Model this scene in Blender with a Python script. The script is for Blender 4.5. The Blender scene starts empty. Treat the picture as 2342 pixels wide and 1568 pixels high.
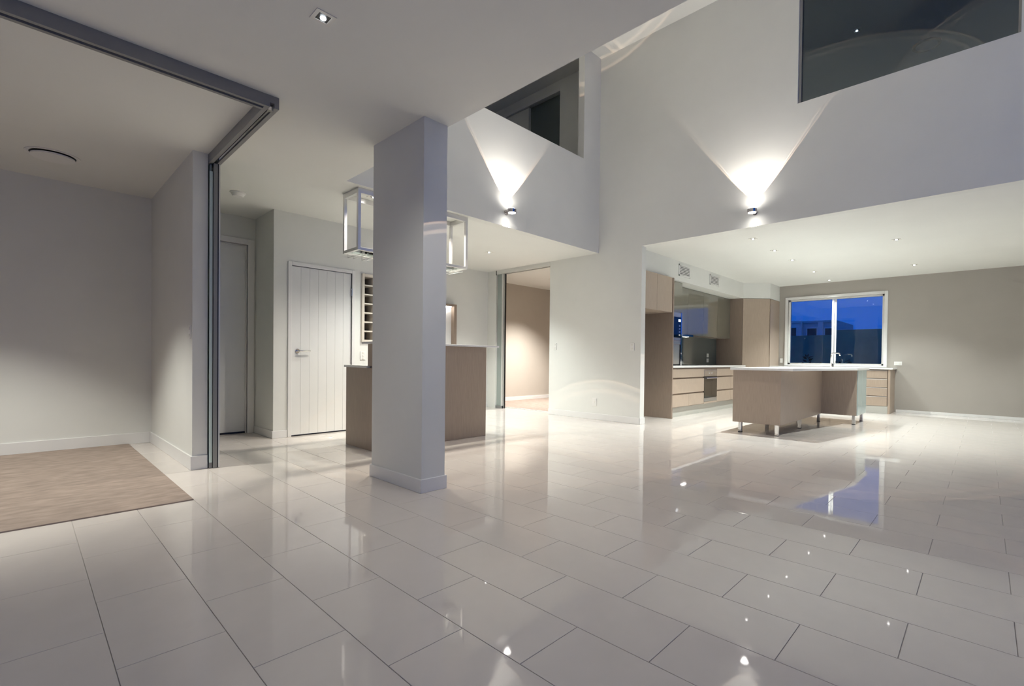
import bpy, bmesh, math, random
from mathutils import Vector, Matrix

random.seed(7)
scene = bpy.context.scene
col = scene.collection

# ------------------------------------------------------------------ camera
W, HGT = 2342, 1568
F_PX, CAM_H, YAW, PITCH, ROLL = 1097.06, 0.995424, 0.744002, -0.0125873, -0.0115102
PX, PY = 1171 + 70.4194, 784 + 50.1622          # principal point
fwd = Vector((-math.sin(YAW) * math.cos(PITCH), math.cos(YAW) * math.cos(PITCH), math.sin(PITCH)))
rgt = Vector((math.cos(YAW), math.sin(YAW), 0))
dwn = -(rgt.cross(fwd))
c_, s_ = math.cos(ROLL), math.sin(ROLL)
rgt, dwn = c_ * rgt + s_ * dwn, -s_ * rgt + c_ * dwn
cam_data = bpy.data.cameras.new('camera')
cam = bpy.data.objects.new('camera', cam_data)
col.objects.link(cam)
cam.matrix_world = Matrix(((rgt.x, -dwn.x, -fwd.x, 0), (rgt.y, -dwn.y, -fwd.y, 0),
                           (rgt.z, -dwn.z, -fwd.z, CAM_H), (0, 0, 0, 1)))
cam_data.sensor_fit = 'HORIZONTAL'
cam_data.sensor_width = 36
cam_data.lens = F_PX / W * 36
cam_data.shift_x = -(PX - W / 2) / W
cam_data.shift_y = (PY - HGT / 2) / W
cam_data.clip_start = 0.02
scene.camera = cam


def proj(p):
    d = Vector(p) - Vector((0, 0, CAM_H))
    z = d.dot(fwd)
    if z < 0.05:
        return None
    return PX + F_PX * d.dot(rgt) / z, PY + F_PX * d.dot(dwn) / z


# ------------------------------------------------------------------ dusk sky, exposure
scene.view_settings.view_transform = 'Standard'
scene.view_settings.look = 'None'
scene.view_settings.exposure = 0.15
scene.view_settings.gamma = 1.0
scene.view_settings.use_curve_mapping = False
cy = scene.cycles
cy.max_bounces = 6
cy.diffuse_bounces = 4
cy.glossy_bounces = 3
cy.transmission_bounces = 4
cy.transparent_max_bounces = 8
cy.caustics_reflective = False
cy.caustics_refractive = False
cy.sample_clamp_indirect = 4.0
cy.use_adaptive_sampling = True
cy.adaptive_threshold = 0.13
cy.adaptive_min_samples = 20
cy.use_denoising = True
world = bpy.data.worlds.new('dusk_sky')
scene.world = world
world.use_nodes = True
wn = world.node_tree
wn.nodes.clear()
wo = wn.nodes.new('ShaderNodeOutputWorld')
wb = wn.nodes.new('ShaderNodeBackground')
wt = wn.nodes.new('ShaderNodeTexCoord')
ws = wn.nodes.new('ShaderNodeSeparateXYZ')
wr = wn.nodes.new('ShaderNodeValToRGB')
wr.color_ramp.elements[0].position = 0.0
wr.color_ramp.elements[0].color = (0.006, 0.085, 0.50, 1)
wr.color_ramp.elements[1].position = 0.6
wr.color_ramp.elements[1].color = (0.010, 0.110, 0.46, 1)
wn.links.new(wt.outputs['Generated'], ws.inputs[0])
wn.links.new(ws.outputs['Z'], wr.inputs[0])
wn.links.new(wr.outputs[0], wb.inputs[0])
wb.inputs[1].default_value = 1.0
wn.links.new(wb.outputs[0], wo.inputs[0])

# ------------------------------------------------------------------ light levels (used by the lamp builders below)
L_KITCHEN = 218
L_BAR = 280
L_RACK = 115
L_STUDY = 285
L_NEAR = 46
L_BED = 800
L_SCONCE_UP = 78
L_SCONCE_DOWN = 60
L_UPPER = 8
WARM = (1.0, 0.93, 0.82)
COOL = (0.93, 1.0, 0.97)
PINK = (1.0, 0.945, 0.87)

# ------------------------------------------------------------------ materials
MATS = {}


def mat(name, color, rough=0.5, metal=0.0, spec=0.5, noise=0.0, nscale=40, stretch=None, bump=0.0, emit=None, estr=0, coat=0):
    m = bpy.data.materials.new(name)
    m.use_nodes = True
    nt = m.node_tree
    b = nt.nodes['Principled BSDF']
    b.inputs['Base Color'].default_value = (*color, 1)
    b.inputs['Roughness'].default_value = rough
    b.inputs['Metallic'].default_value = metal
    b.inputs['Specular IOR Level'].default_value = spec
    b.inputs['Coat Weight'].default_value = coat
    if emit:
        b.inputs['Emission Color'].default_value = (*emit, 1)
        b.inputs['Emission Strength'].default_value = estr
        m.cycles.emission_sampling = 'NONE'
    if noise or bump:
        tc = nt.nodes.new('ShaderNodeTexCoord')
        mp = nt.nodes.new('ShaderNodeMapping')
        if stretch:
            mp.inputs['Scale'].default_value = stretch
        nz = nt.nodes.new('ShaderNodeTexNoise')
        nz.inputs['Scale'].default_value = nscale
        nz.inputs['Detail'].default_value = 4
        nt.links.new(tc.outputs['Object'], mp.inputs[0])
        nt.links.new(mp.outputs[0], nz.inputs[0])
        if noise:
            r = nt.nodes.new('ShaderNodeValToRGB')
            r.color_ramp.elements[0].position = 0.3
            r.color_ramp.elements[1].position = 0.7
            r.color_ramp.elements[0].color = (*[c * (1 - noise) for c in color], 1)
            r.color_ramp.elements[1].color = (*[min(1, c * (1 + noise)) for c in color], 1)
            nt.links.new(nz.outputs[0], r.inputs[0])
            nt.links.new(r.outputs[0], b.inputs['Base Color'])
        if bump:
            bp = nt.nodes.new('ShaderNodeBump')
            bp.inputs['Strength'].default_value = bump
            bp.inputs['Distance'].default_value = 0.01
            nt.links.new(nz.outputs[0], bp.inputs['Height'])
            nt.links.new(bp.outputs[0], b.inputs['Normal'])
    MATS[name] = m
    return m


def glass_mat(name, tint=(0.96, 0.98, 0.97), ior=1.5, boost=1.0, haze=0.0):
    m = bpy.data.materials.new(name)
    m.use_nodes = True
    nt = m.node_tree
    nt.nodes.clear()
    o = nt.nodes.new('ShaderNodeOutputMaterial')
    mx = nt.nodes.new('ShaderNodeMixShader')
    tr = nt.nodes.new('ShaderNodeBsdfTransparent')
    tr.inputs[0].default_value = (*tint, 1)
    gl = nt.nodes.new('ShaderNodeBsdfGlossy')
    gl.inputs['Roughness'].default_value = 0.01
    gl.inputs[0].default_value = (0.95, 1, 1, 1)
    fr = nt.nodes.new('ShaderNodeFresnel')
    fr.inputs[0].default_value = ior
    ml = nt.nodes.new('ShaderNodeMath')
    ml.operation = 'MULTIPLY'
    ml.inputs[1].default_value = boost
    nt.links.new(fr.outputs[0], ml.inputs[0])
    nt.links.new(ml.outputs[0], mx.inputs[0])
    if haze:
        df = nt.nodes.new('ShaderNodeBsdfDiffuse')
        df.inputs[0].default_value = (0.72, 0.80, 0.76, 1)
        mh = nt.nodes.new('ShaderNodeMixShader')
        mh.inputs[0].default_value = haze
        nt.links.new(tr.outputs[0], mh.inputs[1])
        nt.links.new(df.outputs[0], mh.inputs[2])
        nt.links.new(mh.outputs[0], mx.inputs[1])
    else:
        nt.links.new(tr.outputs[0], mx.inputs[1])
    nt.links.new(gl.outputs[0], mx.inputs[2])
    nt.links.new(mx.outputs[0], o.inputs[0])
    MATS[name] = m
    return m


mat('wall_white', (0.77, 0.77, 0.73), 0.62, spec=0.25, noise=0.012, nscale=3)
mat('ceiling_white', (0.79, 0.79, 0.75), 0.7, spec=0.2, noise=0.01, nscale=2)
mat('trim_white', (0.80, 0.79, 0.77), 0.38, noise=0.01, nscale=5)
mat('door_white', (0.78, 0.78, 0.76), 0.36, noise=0.01, nscale=5)
mat('wall_beige', (0.55, 0.50, 0.44), 0.6, spec=0.25, noise=0.015, nscale=3)
mat('wall_taupe', (0.415, 0.385, 0.345), 0.6, spec=0.25, noise=0.015, nscale=3)
mat('tile', (0.685, 0.63, 0.585), 0.035, spec=0.6, noise=0.02, nscale=6)
mat('grout', (0.42, 0.39, 0.36), 0.7)
mat('carpet', (0.33, 0.265, 0.225), 0.95, spec=0.1, noise=0.16, nscale=9, stretch=(2.2, .8, 1), bump=0.25)
mat('veneer', (0.385, 0.305, 0.24), 0.42, noise=0.10, nscale=60, stretch=(4, 4, 0.12))
mat('veneer_dark', (0.27, 0.205, 0.16), 0.45, noise=0.10, nscale=60, stretch=(4, 4, 0.12))
mat('stone_white', (0.80, 0.79, 0.77), 0.12, spec=0.5, noise=0.03, nscale=90)
mat('kick_grey', (0.50, 0.50, 0.46), 0.35, metal=0.3)
mat('glass_olive', (0.16, 0.15, 0.115), 0.07, spec=0.9, coat=0.6)
mat('glass_splash', (0.105, 0.125, 0.118), 0.06, spec=0.8, coat=0.5)
mat('glass_edge', (0.66, 0.78, 0.74), 0.5, spec=0.4)
mat('glass_panel', (0.42, 0.52, 0.50), 0.12, spec=0.7)
mat('steel', (0.62, 0.61, 0.60), 0.24, metal=1.0, noise=0.03, nscale=80, stretch=(1, 1, 20))
mat('chrome', (0.85, 0.84, 0.83), 0.06, metal=1.0)
mat('rack_steel', (0.80, 0.79, 0.76), 0.28, metal=0.55)
mat('dark_chrome', (0.45, 0.42, 0.42), 0.1, metal=1.0)
mat('aluminium', (0.27, 0.27, 0.265), 0.42, metal=0.15, noise=0.02, nscale=30)
mat('aluminium_light', (0.72, 0.72, 0.69), 0.35, metal=0.4)
mat('black', (0.006, 0.006, 0.007), 0.35)
mat('black_gloss', (0.006, 0.009, 0.014), 0.05, spec=0.7)
mat('oven_glass', (0.035, 0.03, 0.022), 0.06, spec=0.7)
mat('plastic_white', (0.82, 0.81, 0.78), 0.35)
mat('plastic_ivory', (0.78, 0.76, 0.70), 0.4)
mat('rack_dark', (0.035, 0.02, 0.014), 0.5, noise=0.25, nscale=20)
mat('rack_light', (0.66, 0.60, 0.52), 0.5)
mat('fence_render', (0.16, 0.40, 0.36), 0.8, noise=0.12, nscale=4)
mat('house_render', (0.85, 0.85, 0.86), 0.8, noise=0.05, nscale=3)
mat('house_grey', (0.45, 0.60, 0.66), 0.8, noise=0.05, nscale=3)
mat('ground', (0.12, 0.13, 0.10), 0.95, noise=0.2, nscale=2)
mat('leaf', (0.03, 0.06, 0.03), 0.6, noise=0.3, nscale=9)
mat('bark', (0.08, 0.06, 0.045), 0.9)
mat('lamp_lens', (0.9, 0.9, 0.9), 0.4, emit=(1.0, 0.97, 0.92), estr=14)
mat('lamp_lens_cool', (0.9, 0.9, 0.9), 0.4, emit=(0.85, 0.93, 1.0), estr=9)
mat('display_lit', (0.8, 0.8, 0.8), 0.4, emit=(0.9, 0.95, 1.0), estr=2)
glass_mat('glass_clear')
glass_mat('glass_green', (0.84, 0.92, 0.88), boost=0.9, haze=0.4)
glass_mat('glass_tint', (0.55, 0.62, 0.68), boost=1.0)


# ------------------------------------------------------------------ mesh helpers (geometry given in world metres)
class MB:
    def __init__(self):
        self.bm = bmesh.new()

    def box(self, x0, x1, y0, y1, z0, z1, bev=0.0):
        b = self.bm
        vs = [b.verts.new(p) for p in ((x0, y0, z0), (x1, y0, z0), (x1, y1, z0), (x0, y1, z0),
                                       (x0, y0, z1), (x1, y0, z1), (x1, y1, z1), (x0, y1, z1))]
        fs = [b.faces.new([vs[i] for i in f]) for f in
              ((3, 2, 1, 0), (4, 5, 6, 7), (0, 1, 5, 4), (1, 2, 6, 5), (2, 3, 7, 6), (3, 0, 4, 7))]
        if bev:
            es = {e for f in fs for e in f.edges}
            bmesh.ops.bevel(b, geom=list(es), offset=bev, segments=2, affect='EDGES', profile=0.5)
        return self

    def prism(self, pts, z0, z1, bev=0.0):
        b = self.bm
        lo = [b.verts.new((x, y, z0)) for x, y in pts]
        hi = [b.verts.new((x, y, z1)) for x, y in pts]
        n = len(pts)
        fs = [b.faces.new(lo[::-1]), b.faces.new(hi)]
        for i in range(n):
            fs.append(b.faces.new((lo[i], lo[(i + 1) % n], hi[(i + 1) % n], hi[i])))
        if bev:
            es = {e for f in fs for e in f.edges}
            bmesh.ops.bevel(b, geom=list(es), offset=bev, segments=2, affect='EDGES', profile=0.5)
        return self

    def cyl(self, p, axis, r, h, n=24, r2=None, bev=0.0):
        ax = Vector({'x': (1, 0, 0), 'y': (0, 1, 0), 'z': (0, 0, 1)}[axis]) if isinstance(axis, str) else Vector(axis).normalized()
        u = ax.orthogonal().normalized()
        v = ax.cross(u)
        p = Vector(p)
        r2 = r if r2 is None else r2
        b = self.bm
        lo = [b.verts.new(p + r * (math.cos(a) * u + math.sin(a) * v)) for a in [2 * math.pi * i / n for i in range(n)]]
        hi = [b.verts.new(p + ax * h + r2 * (math.cos(a) * u + math.sin(a) * v)) for a in [2 * math.pi * i / n for i in range(n)]]
        f0 = b.faces.new(lo[::-1])
        f1 = b.faces.new(hi)
        for i in range(n):
            b.faces.new((lo[i], lo[(i + 1) % n], hi[(i + 1) % n], hi[i]))
        if bev:
            es = set(f0.edges) | set(f1.edges)
            bmesh.ops.bevel(b, geom=list(es), offset=bev, segments=2, affect='EDGES', profile=0.5)
        return self

    def ring(self, p, r0, r1, h, n=40):
        b = self.bm
        x, y, z = p
        V = []
        for r, zz in ((r0, z), (r1, z), (r1, z + h), (r0, z + h)):
            V.append([b.verts.new((x + r * math.cos(2 * math.pi * i / n), y + r * math.sin(2 * math.pi * i / n), zz)) for i in range(n)])
        for k in range(4):
            a, c = V[k], V[(k + 1) % 4]
            for i in range(n):
                b.faces.new((a[i], a[(i + 1) % n], c[(i + 1) % n], c[i]))
        return self

    def tube(self, pts, r, n=10):
        pts = [Vector(p) for p in pts]
        b = self.bm
        rings = []
        for i, p in enumerate(pts):
            d = (pts[min(i + 1, len(pts) - 1)] - pts[max(i - 1, 0)]).normalized()
            u = d.orthogonal().normalized() if i == 0 else (uprev - d * uprev.dot(d)).normalized()
            uprev = u
            v = d.cross(u)
            rings.append([b.verts.new(p + r * (math.cos(2 * math.pi * k / n) * u + math.sin(2 * math.pi * k / n) * v)) for k in range(n)])
        for a, c in zip(rings, rings[1:]):
            for k in range(n):
                b.faces.new((a[k], a[(k + 1) % n], c[(k + 1) % n], c[k]))
        b.faces.new(rings[0][::-1])
        b.faces.new(rings[-1])
        return self

    def build(self, name, m, parent=None, smooth=False, label=None):
        bmesh.ops.recalc_face_normals(self.bm, faces=self.bm.faces[:])
        me = bpy.data.meshes.new(name)
        if parent is not None:
            off = Vector(parent.get('_o', (0, 0, 0)))
            bmesh.ops.translate(self.bm, verts=self.bm.verts[:], vec=-off)
        self.bm.to_mesh(me)
        self.bm.free()
        me.materials.append(MATS[m])
        if smooth:
            for f in me.polygons:
                f.use_smooth = True
        o = bpy.data.objects.new(name, me)
        col.objects.link(o)
        if parent is not None:
            o.parent = parent
            o['_o'] = tuple(parent.get('_o', (0, 0, 0)))
        if label:
            o['label'] = label
        return o


def box(name, m, ext, parent=None, bev=0.0, label=None):
    return MB().box(*ext, bev=bev).build(name, m, parent, label=label)


def tag(o, label, cat, group=None, kind=None):
    o['label'] = label
    o['category'] = cat
    if group:
        o['group'] = group
    if kind:
        o['kind'] = kind
    return o


def thing(name, label, cat, loc, group=None, kind=None):
    o = bpy.data.objects.new(name, None)
    o.empty_display_size = 0.1
    col.objects.link(o)
    o.location = loc
    o['_o'] = tuple(loc)
    return tag(o, label, cat, group, kind)


def structure(name, m, boxes, label, cat):
    b = MB()
    for e in boxes:
        b.box(*e)
    return tag(b.build(name, m), label, cat, kind='structure')


# ------------------------------------------------------------------ key planes
C = 2.75          # low ceilings
HI = 5.93         # ceiling of the double-height void
UF = 3.05         # upper floor level
YM = 6.46         # long wall across the void
XB = -4.72        # balcony wall (left side of the void)
YV = 2.20         # near edge of the void
YW = 12.05        # kitchen window wall
XR, XL, YB = 3.2, -9.0, -3.2

# ------------------------------------------------------------------ setting: floor
floor = box('floor', 'grout', (XL, XR + .2, YB - .2, YW + .25, -0.25, -0.003))
tag(floor, 'glossy off-white rectangular floor tiles laid in brick bond with thin grey joints', 'floor', kind='structure')
TX, TY, TL, TW, GAP = -0.198, 1.999, 0.6, 0.3, 0.0022


def tile_ok(x0, x1, y0, y1):
    cx, cy = (x0 + x1) / 2, (y0 + y1) / 2
    if cx < -3.976 and cy < 0.80 and x1 < -3.97 and y1 < 0.81:      # carpet in the study
        return False
    if cy > 6.72 and cx < -4.7:                                     # carpet in the bedroom
        return False
    return True


tiles = []
j0, j1 = int((YB - TY) / TW) - 1, int((YW - TY) / TW) + 1
for j in range(j0, j1 + 1):
    for i in range(int((XL - TX) / .3) - 2, int((XR - TX) / .3) + 2):
        if (i - j) % 2:
            continue
        x0, y0 = TX + .3 * i, TY + .3 * j
        x1, y1 = x0 + TL, y0 + TW
        if x1 < -7.7 or x0 > XR or y1 < YB or y0 > YW or not tile_ok(x0, x1, y0, y1):
            continue
        x0c, x1c, y0c, y1c = max(x0, -7.6), min(x1, XR), max(y0, YB), min(y1, YW)
        # trim against the inset carpets
        if y0c < 0.80 < y1c and x1c < -3.9:
            y0c = 0.80
        if x0c < -3.976 < x1c and y1c < 0.81:
            x0c = -3.976
        if y0c < 6.70 < y1c and x1c < -4.6:
            y1c = 6.70
        if x1c - x0c < .01 or y1c - y0c < .01:
            continue
        pr = [proj((x, y, 0)) for x, y in ((x0c, y0c), (x1c, y0c), (x1c, y1c), (x0c, y1c))]
        area = 0
        if all(pr):
            q = [(min(max(a, 0), W), min(max(b, 0), HGT)) for a, b in pr]
            area = abs(sum(q[k][0] * q[(k + 1) % 4][1] - q[(k + 1) % 4][0] * q[k][1] for k in range(4))) / 2
        if y0c > YM and x1c < -3.95:
            area = 0
        tiles.append((area, x0c + GAP / 2, x1c - GAP / 2, y0c + GAP / 2, y1c - GAP / 2))
tiles.sort(reverse=True)
tile_meshes = {}


def tile_mesh(lx, ly):
    k = (round(lx, 3), round(ly, 3))
    if k not in tile_meshes:
        me = bpy.data.meshes.new('tile')
        b = .0008
        v = [(0, 0, -.003), (lx, 0, -.003), (lx, ly, -.003), (0, ly, -.003),
             (0, 0, -b), (lx, 0, -b), (lx, ly, -b), (0, ly, -b),
             (b, b, 0), (lx - b, b, 0), (lx - b, ly - b, 0), (b, ly - b, 0)]
        f = [(0, 1, 5, 4), (1, 2, 6, 5), (2, 3, 7, 6), (3, 0, 4, 7), (4, 5, 9, 8), (5, 6, 10, 9), (6, 7, 11, 10), (7, 4, 8, 11), (8, 9, 10, 11)]
        me.from_pydata(v, [], f)
        me.materials.append(MATS['tile'])
        tile_meshes[k] = me
    return tile_meshes[k]


for a, x0, x1, y0, y1 in tiles[:300]:
    o = bpy.data.objects.new('tile', tile_mesh(x1 - x0, y1 - y0))
    col.objects.link(o)
    o.parent = floor
    o.location = (x0, y0, 0)
vs, fs = [], []
for a, x0, x1, y0, y1 in tiles[300:]:
    n = len(vs)
    vs += [(x0, y0, -.003), (x1, y0, -.003), (x1, y1, -.003), (x0, y1, -.003), (x0, y0, 0), (x1, y0, 0), (x1, y1, 0), (x0, y1, 0)]
    fs += [tuple(n + q for q in f) for f in ((4, 5, 6, 7), (0, 1, 5, 4), (1, 2, 6, 5), (2, 3, 7, 6), (3, 0, 4, 7))]
me = bpy.data.meshes.new('tile_field')
me.from_pydata(vs, [], fs)
me.materials.append(MATS['tile'])
o = bpy.data.objects.new('tile_field', me)
col.objects.link(o)
o.parent = floor
o['kind'] = 'stuff'

# ------------------------------------------------------------------ setting: ceilings
structure('ceiling', 'ceiling_white', [
    (XL, XR, YB, YV, C, UF), (XL, XB - .12, YV, YM + .12, C, UF), (XL, -4.72, YM + .12, YW, C, UF)],
    'low white ceiling over the study, hall and bar, with a straight edge at the void', 'ceiling')
structure('ceiling_kitchen', 'ceiling_white', [(-4.72, XR, YM + .12, YW + .15, C, UF)],
          'white kitchen ceiling with small square downlights', 'ceiling')
structure('ceiling_high', 'ceiling_white', [(XL, XR, YV - .12, YW + .15, HI, HI + .2)],
          'high white ceiling seen as a pale strip above the double-height wall', 'ceiling')

# ------------------------------------------------------------------ setting: walls
OX0, OX1, OZ0, OZ1 = -1.743, 0.206, 4.165, 5.80      # upper opening in the long wall
structure('wall_main', 'wall_white', [
    (-7.62, -7.24, YM, YM + .12, 0, C), (-5.79, -3.90, YM, YM + .12, 0, C),
    (XB - .12, OX0, YM, YM + .12, C, HI), (OX0, OX1, YM, YM + .12, C, OZ0), (OX0, OX1, YM, YM + .12, OZ1, HI), (OX1, XR, YM, YM + .12, C, HI),
    (-5.606, XB - .12, YM, YM + .12, UF, HI), (-7.5, -5.606, YM, YM + .12, 5.76, HI), (XL, -7.5, YM, YM + .12, UF, HI)],
    'tall white plaster wall across the double-height void, washed by the right wall light', 'wall')
structure('wall_balcony', 'wall_white', [
    (XB - .12, XB, YV, YM, C, 4.172), (XB - .12, XB, YV, 2.6, 4.172, HI), (XB - .12, XB, 6.03, YM, 4.172, HI)],
    'white balustrade wall at left of the void, washed by the left wall light', 'wall')
structure('wall_void', 'wall_white', [(XB - .12, XR, YV - .12, YV, UF, HI)],
          'white upstand wall above the low ceiling edge', 'wall')
structure('wall_study', 'wall_white', [
    (-7.07, -6.95, YB, 1.10, 0, C), (-7.07, -6.95, 1.10, 2.165, 2.405, C), (-7.07, -6.95, 1.957, 2.165, 0, 2.405)],
    'grey-lit white back wall of the carpeted study at far left', 'wall')
structure('wall_stub', 'wall_white', [(-6.95, -5.02, .995, 1.105, 0, C)],
          'short white wall between study carpet and hall door', 'wall')
WR0, WR1, WRZ0, WRZ1 = 3.165, 3.60, 1.215, 2.115
structure('wall_bar', 'wall_white', [
    (-6.95, -6.40, 2.045, 2.165, 0, C),
    (-6.40, -6.28, 2.045, 2.247, 0, C), (-6.40, -6.28, 2.247, 3.010, 2.111, C),
    (-6.40, -6.28, 3.010, WR0, 0, C), (-6.40, -6.28, WR0, WR1, 0, WRZ0), (-6.40, -6.28, WR0, WR1, WRZ1, C), (-6.40, -6.28, WR1, 4.0, 0, C)],
    'white wall with the boarded door behind the bar', 'wall')
structure('wall_alcove', 'wall_white', [(-7.62, -6.28, 4.0, 4.12, 0, C), (-7.62, -7.5, 4.12, YM + .12, 0, C)],
          'white alcove wall right of the column, between the bar and the glass door', 'wall')
structure('wall_bedroom', 'wall_beige', [(-8.32, -8.2, YM, YW, 0, C), (-8.32, -4.72, 11.0, 11.12, 0, C), (-8.32, -7.62, YM + .0, YM + .12, 0, C)],
          'beige wall of the carpeted room beyond the sliding glass door', 'wall')
structure('wall_kitchen', 'wall_white', [(-4.72, -4.60, YM + .12, YW + .12, 0, C)],
          'kitchen side wall behind the cabinets', 'wall')
WX0, WX1, WZ0, WZ1 = -3.37, -1.535, 0.935, 2.42
structure('wall_window', 'wall_taupe', [
    (-4.72, WX0, YW, YW + .15, 0, C), (WX1, XR, YW, YW + .15, 0, C), (WX0, WX1, YW, YW + .15, 0, WZ0), (WX0, WX1, YW, YW + .15, WZ1, C)],
    'warm grey kitchen wall around the dusk window', 'wall')
# outer shell, outside the frame: glazed openings let the dusk in
structure('wall_right', 'wall_white', [
    (XR, XR + .15, YB, YV, 0, C), (XR, XR + .15, YM, YW + .15, 0, 3.6), (XR, XR + .15, YM, YW + .15, 5.4, HI), (XR, XR + .15, YM, 7.2, 3.6, 5.4), (XR, XR + .15, 8.4, YW + .15, 3.6, 5.4), (XR, XR + .15, YV, 2.35, 0, HI), (XR, XR + .15, 6.35, YM, 0, HI),
    (XR, XR + .15, 2.35, 6.35, 5.6, HI), (XR, XR + .12, 4.32, 4.38, 0, 5.6), (XR, XR + .12, 2.35, 6.35, 2.75, 2.9)],
    'side wall of the void with tall glazing, outside the picture', 'wall')
structure('wall_behind', 'wall_white', [
    (XL, -2.6, YB - .15, YB, 0, C), (2.9, XR, YB - .15, YB, 0, C), (-2.6, 2.9, YB - .15, YB, 2.0, C), (.11, .19, YB - .12, YB - .04, 0, 2.0)],
    'wall with glazed doors behind the viewer', 'wall')
structure('wall_upper', 'wall_white', [
    (XL, XR, 11.2, 11.32, UF, HI), (-3.4, -3.28, YM + .12, 11.2, UF, HI), (XL - .12, XL, YV, 11.2, UF, HI), (XL, XB, YV - .12, YV, UF, HI)],
    'dim walls of the upper floor rooms', 'wall')
# bulkhead above the kitchen cabinets
bk = MB().prism([(-4.6, YM + .12), (-4.0, YM + .12), (-4.0, 10.95), (-3.56, 11.39), (-3.56, YW), (-4.6, YW)], 2.405, C)
tag(bk.build('wall_bulkhead', 'wall_white'), 'white bulkhead above kitchen cabinets, with two air grilles', 'bulkhead', kind='structure')

# column
o = structure('wall_column', 'wall_white', [(-3.765, -3.025, 1.985, 2.19, 0, C)],
              'freestanding white rectangular column in the middle of the room', 'column')
MB().box(-3.778, -3.012, 1.972, 2.203, 0, .10, bev=.003).build('skirting', 'trim_white', o)


# skirting boards
def skirt(name, ext, label):
    tag(box(name, 'trim_white', ext, bev=.003), label, 'skirting board', kind='structure')


skirt('baseboard_main', (-5.79, -3.89, YM - .013, YM, 0, .10), 'white skirting board along the wall with the light arcs')
skirt('baseboard_opening', (-3.90, -3.887, YM - .013, YM + .133, 0, .10), 'short white skirting on the wall end at the kitchen opening')
skirt('baseboard_study', (-6.95, -6.937, YB, .982, 0, .12), 'white skirting board along the study back wall')
skirt('baseboard_stub', (-6.95, -5.02, .982, .995, 0, .12), 'white skirting board on the short study wall')
skirt('baseboard_stub_end', (-5.02, -5.007, .982, 1.105, 0, .12), 'white skirting on the end of the short study wall')
skirt('baseboard_hall', (-6.937, -6.28, 2.032, 2.045, 0, .09), 'white skirting in the hall recess beside the tall door')
skirt('baseboard_bar', (-6.28, -6.267, 2.032, 2.20, 0, .09), 'short white skirting at left of the boarded door')
skirt('baseboard_alcove', (-7.5, -7.487, 4.12, YM, 0, .09), 'white skirting board in the bar alcove')
skirt('baseboard_bedroom', (-8.2, -8.187, YM + .12, 11.0, 0, .09), 'white skirting board in the carpeted room behind glass')
skirt('baseboard_window', (-1.31, XR, YW - .013, YW, 0, .05), 'low white skirting at foot of the warm grey kitchen wall')

# carpets
tag(box('carpet', 'carpet', (-6.937, -3.978, YB, .798, -.003, .008), bev=.003), 'beige-brown carpet inset in the study floor at far left', 'carpet')
tag(box('carpet', 'carpet', (-8.187, -4.725, 6.70, 10.99, -.003, .008)), 'beige carpet in the room beyond the sliding glass door', 'carpet')

# ------------------------------------------------------------------ doors
d1 = thing('door_1', 'white boarded interior door with lever handle behind the bar', 'door', (-6.30, 2.63, 0), kind='structure')
n = 7
for k in range(n):
    a = 2.252 + (3.005 - 2.252) * k / n
    e = 2.252 + (3.005 - 2.252) * (k + 1) / n
    box('board', 'door_white', (-6.325, -6.288, a + .0006, e - .0006, .016, 2.106), d1, bev=.0018)
box('core', 'door_white', (-6.323, -6.292, 2.254, 3.003, .018, 2.104), d1)
arch = MB().box(-6.40, -6.262, 2.204, 2.247, 0, 2.155, bev=.003).box(-6.40, -6.262, 3.010, 3.053, 0, 2.155, bev=.003).box(-6.40, -6.262, 2.247, 3.010, 2.111, 2.155, bev=.003)
arch.build('architrave', 'trim_white', d1)
hd = MB().cyl((-6.288, 2.322, 1.06), 'x', .027, .010, bev=.002).build('handle_rose', 'chrome', d1, smooth=False)
MB().cyl((-6.28, 2.322, 1.06), 'x', .011, .045, 14).tube([(-6.240, 2.318, 1.06), (-6.238, 2.36, 1.06), (-6.238, 2.46, 1.062)], .009).build('lever', 'chrome', hd, smooth=True)
for z in (1.86, .25):
    MB().cyl((-6.272, 3.008, z - .05), 'z', .008, .10, 10).build('hinge', 'steel', d1)
box('threshold_gap', 'black', (-6.33, -6.29, 2.25, 3.007, .0, .012), d1)

d2 = thing('door_2', 'tall plain white door in the shadowed hall recess beside the study wall', 'door', (-7.0, 1.5, 0), kind='structure')
box('leaf', 'door_white', (-7.055, -7.015, 1.12, 1.948, .02, 2.398), d2, bev=.002)
MB().box(-7.07, -6.932, 1.957, 2.03, 0, 2.475, bev=.003).box(-7.07, -6.932, 1.06, 1.957, 2.405, 2.475, bev=.003).build('architrave', 'trim_white', d2)
MB().box(-7.07, -6.972, 1.948, 1.957, 0, 2.405).box(-7.07, -6.972, 1.12, 1.957, 2.398, 2.405).build('door_stop', 'trim_white', d2)
box('threshold_gap', 'black', (-7.06, -7.0, 1.12, 1.948, .0, .018), d2)

# door between upper rooms (behind the balustrade)
d3 = thing('door_3', 'dark sliding door opening upstairs, behind the left balustrade', 'door', (-6.5, YM + .06, UF), kind='structure')
box('leaf', 'wall_white', (-7.5, -6.41, YM + .04, YM + .08, UF, 5.74), d3)
box('dark_opening', 'glass_splash', (-6.44, -5.62, YM + .085, YM + .11, UF, 5.74), d3, label='dark grey panel standing in for the dark open side')  # dark-coloured sheet in place of the unlit opening
box('stile', 'aluminium_light', (-6.43, -6.405, YM + .03, YM + .085, UF, 5.74), d3)
box('head_track', 'trim_white', (-7.5, -5.606, YM - .012, YM + .02, 5.735, 5.79), d3)

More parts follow.
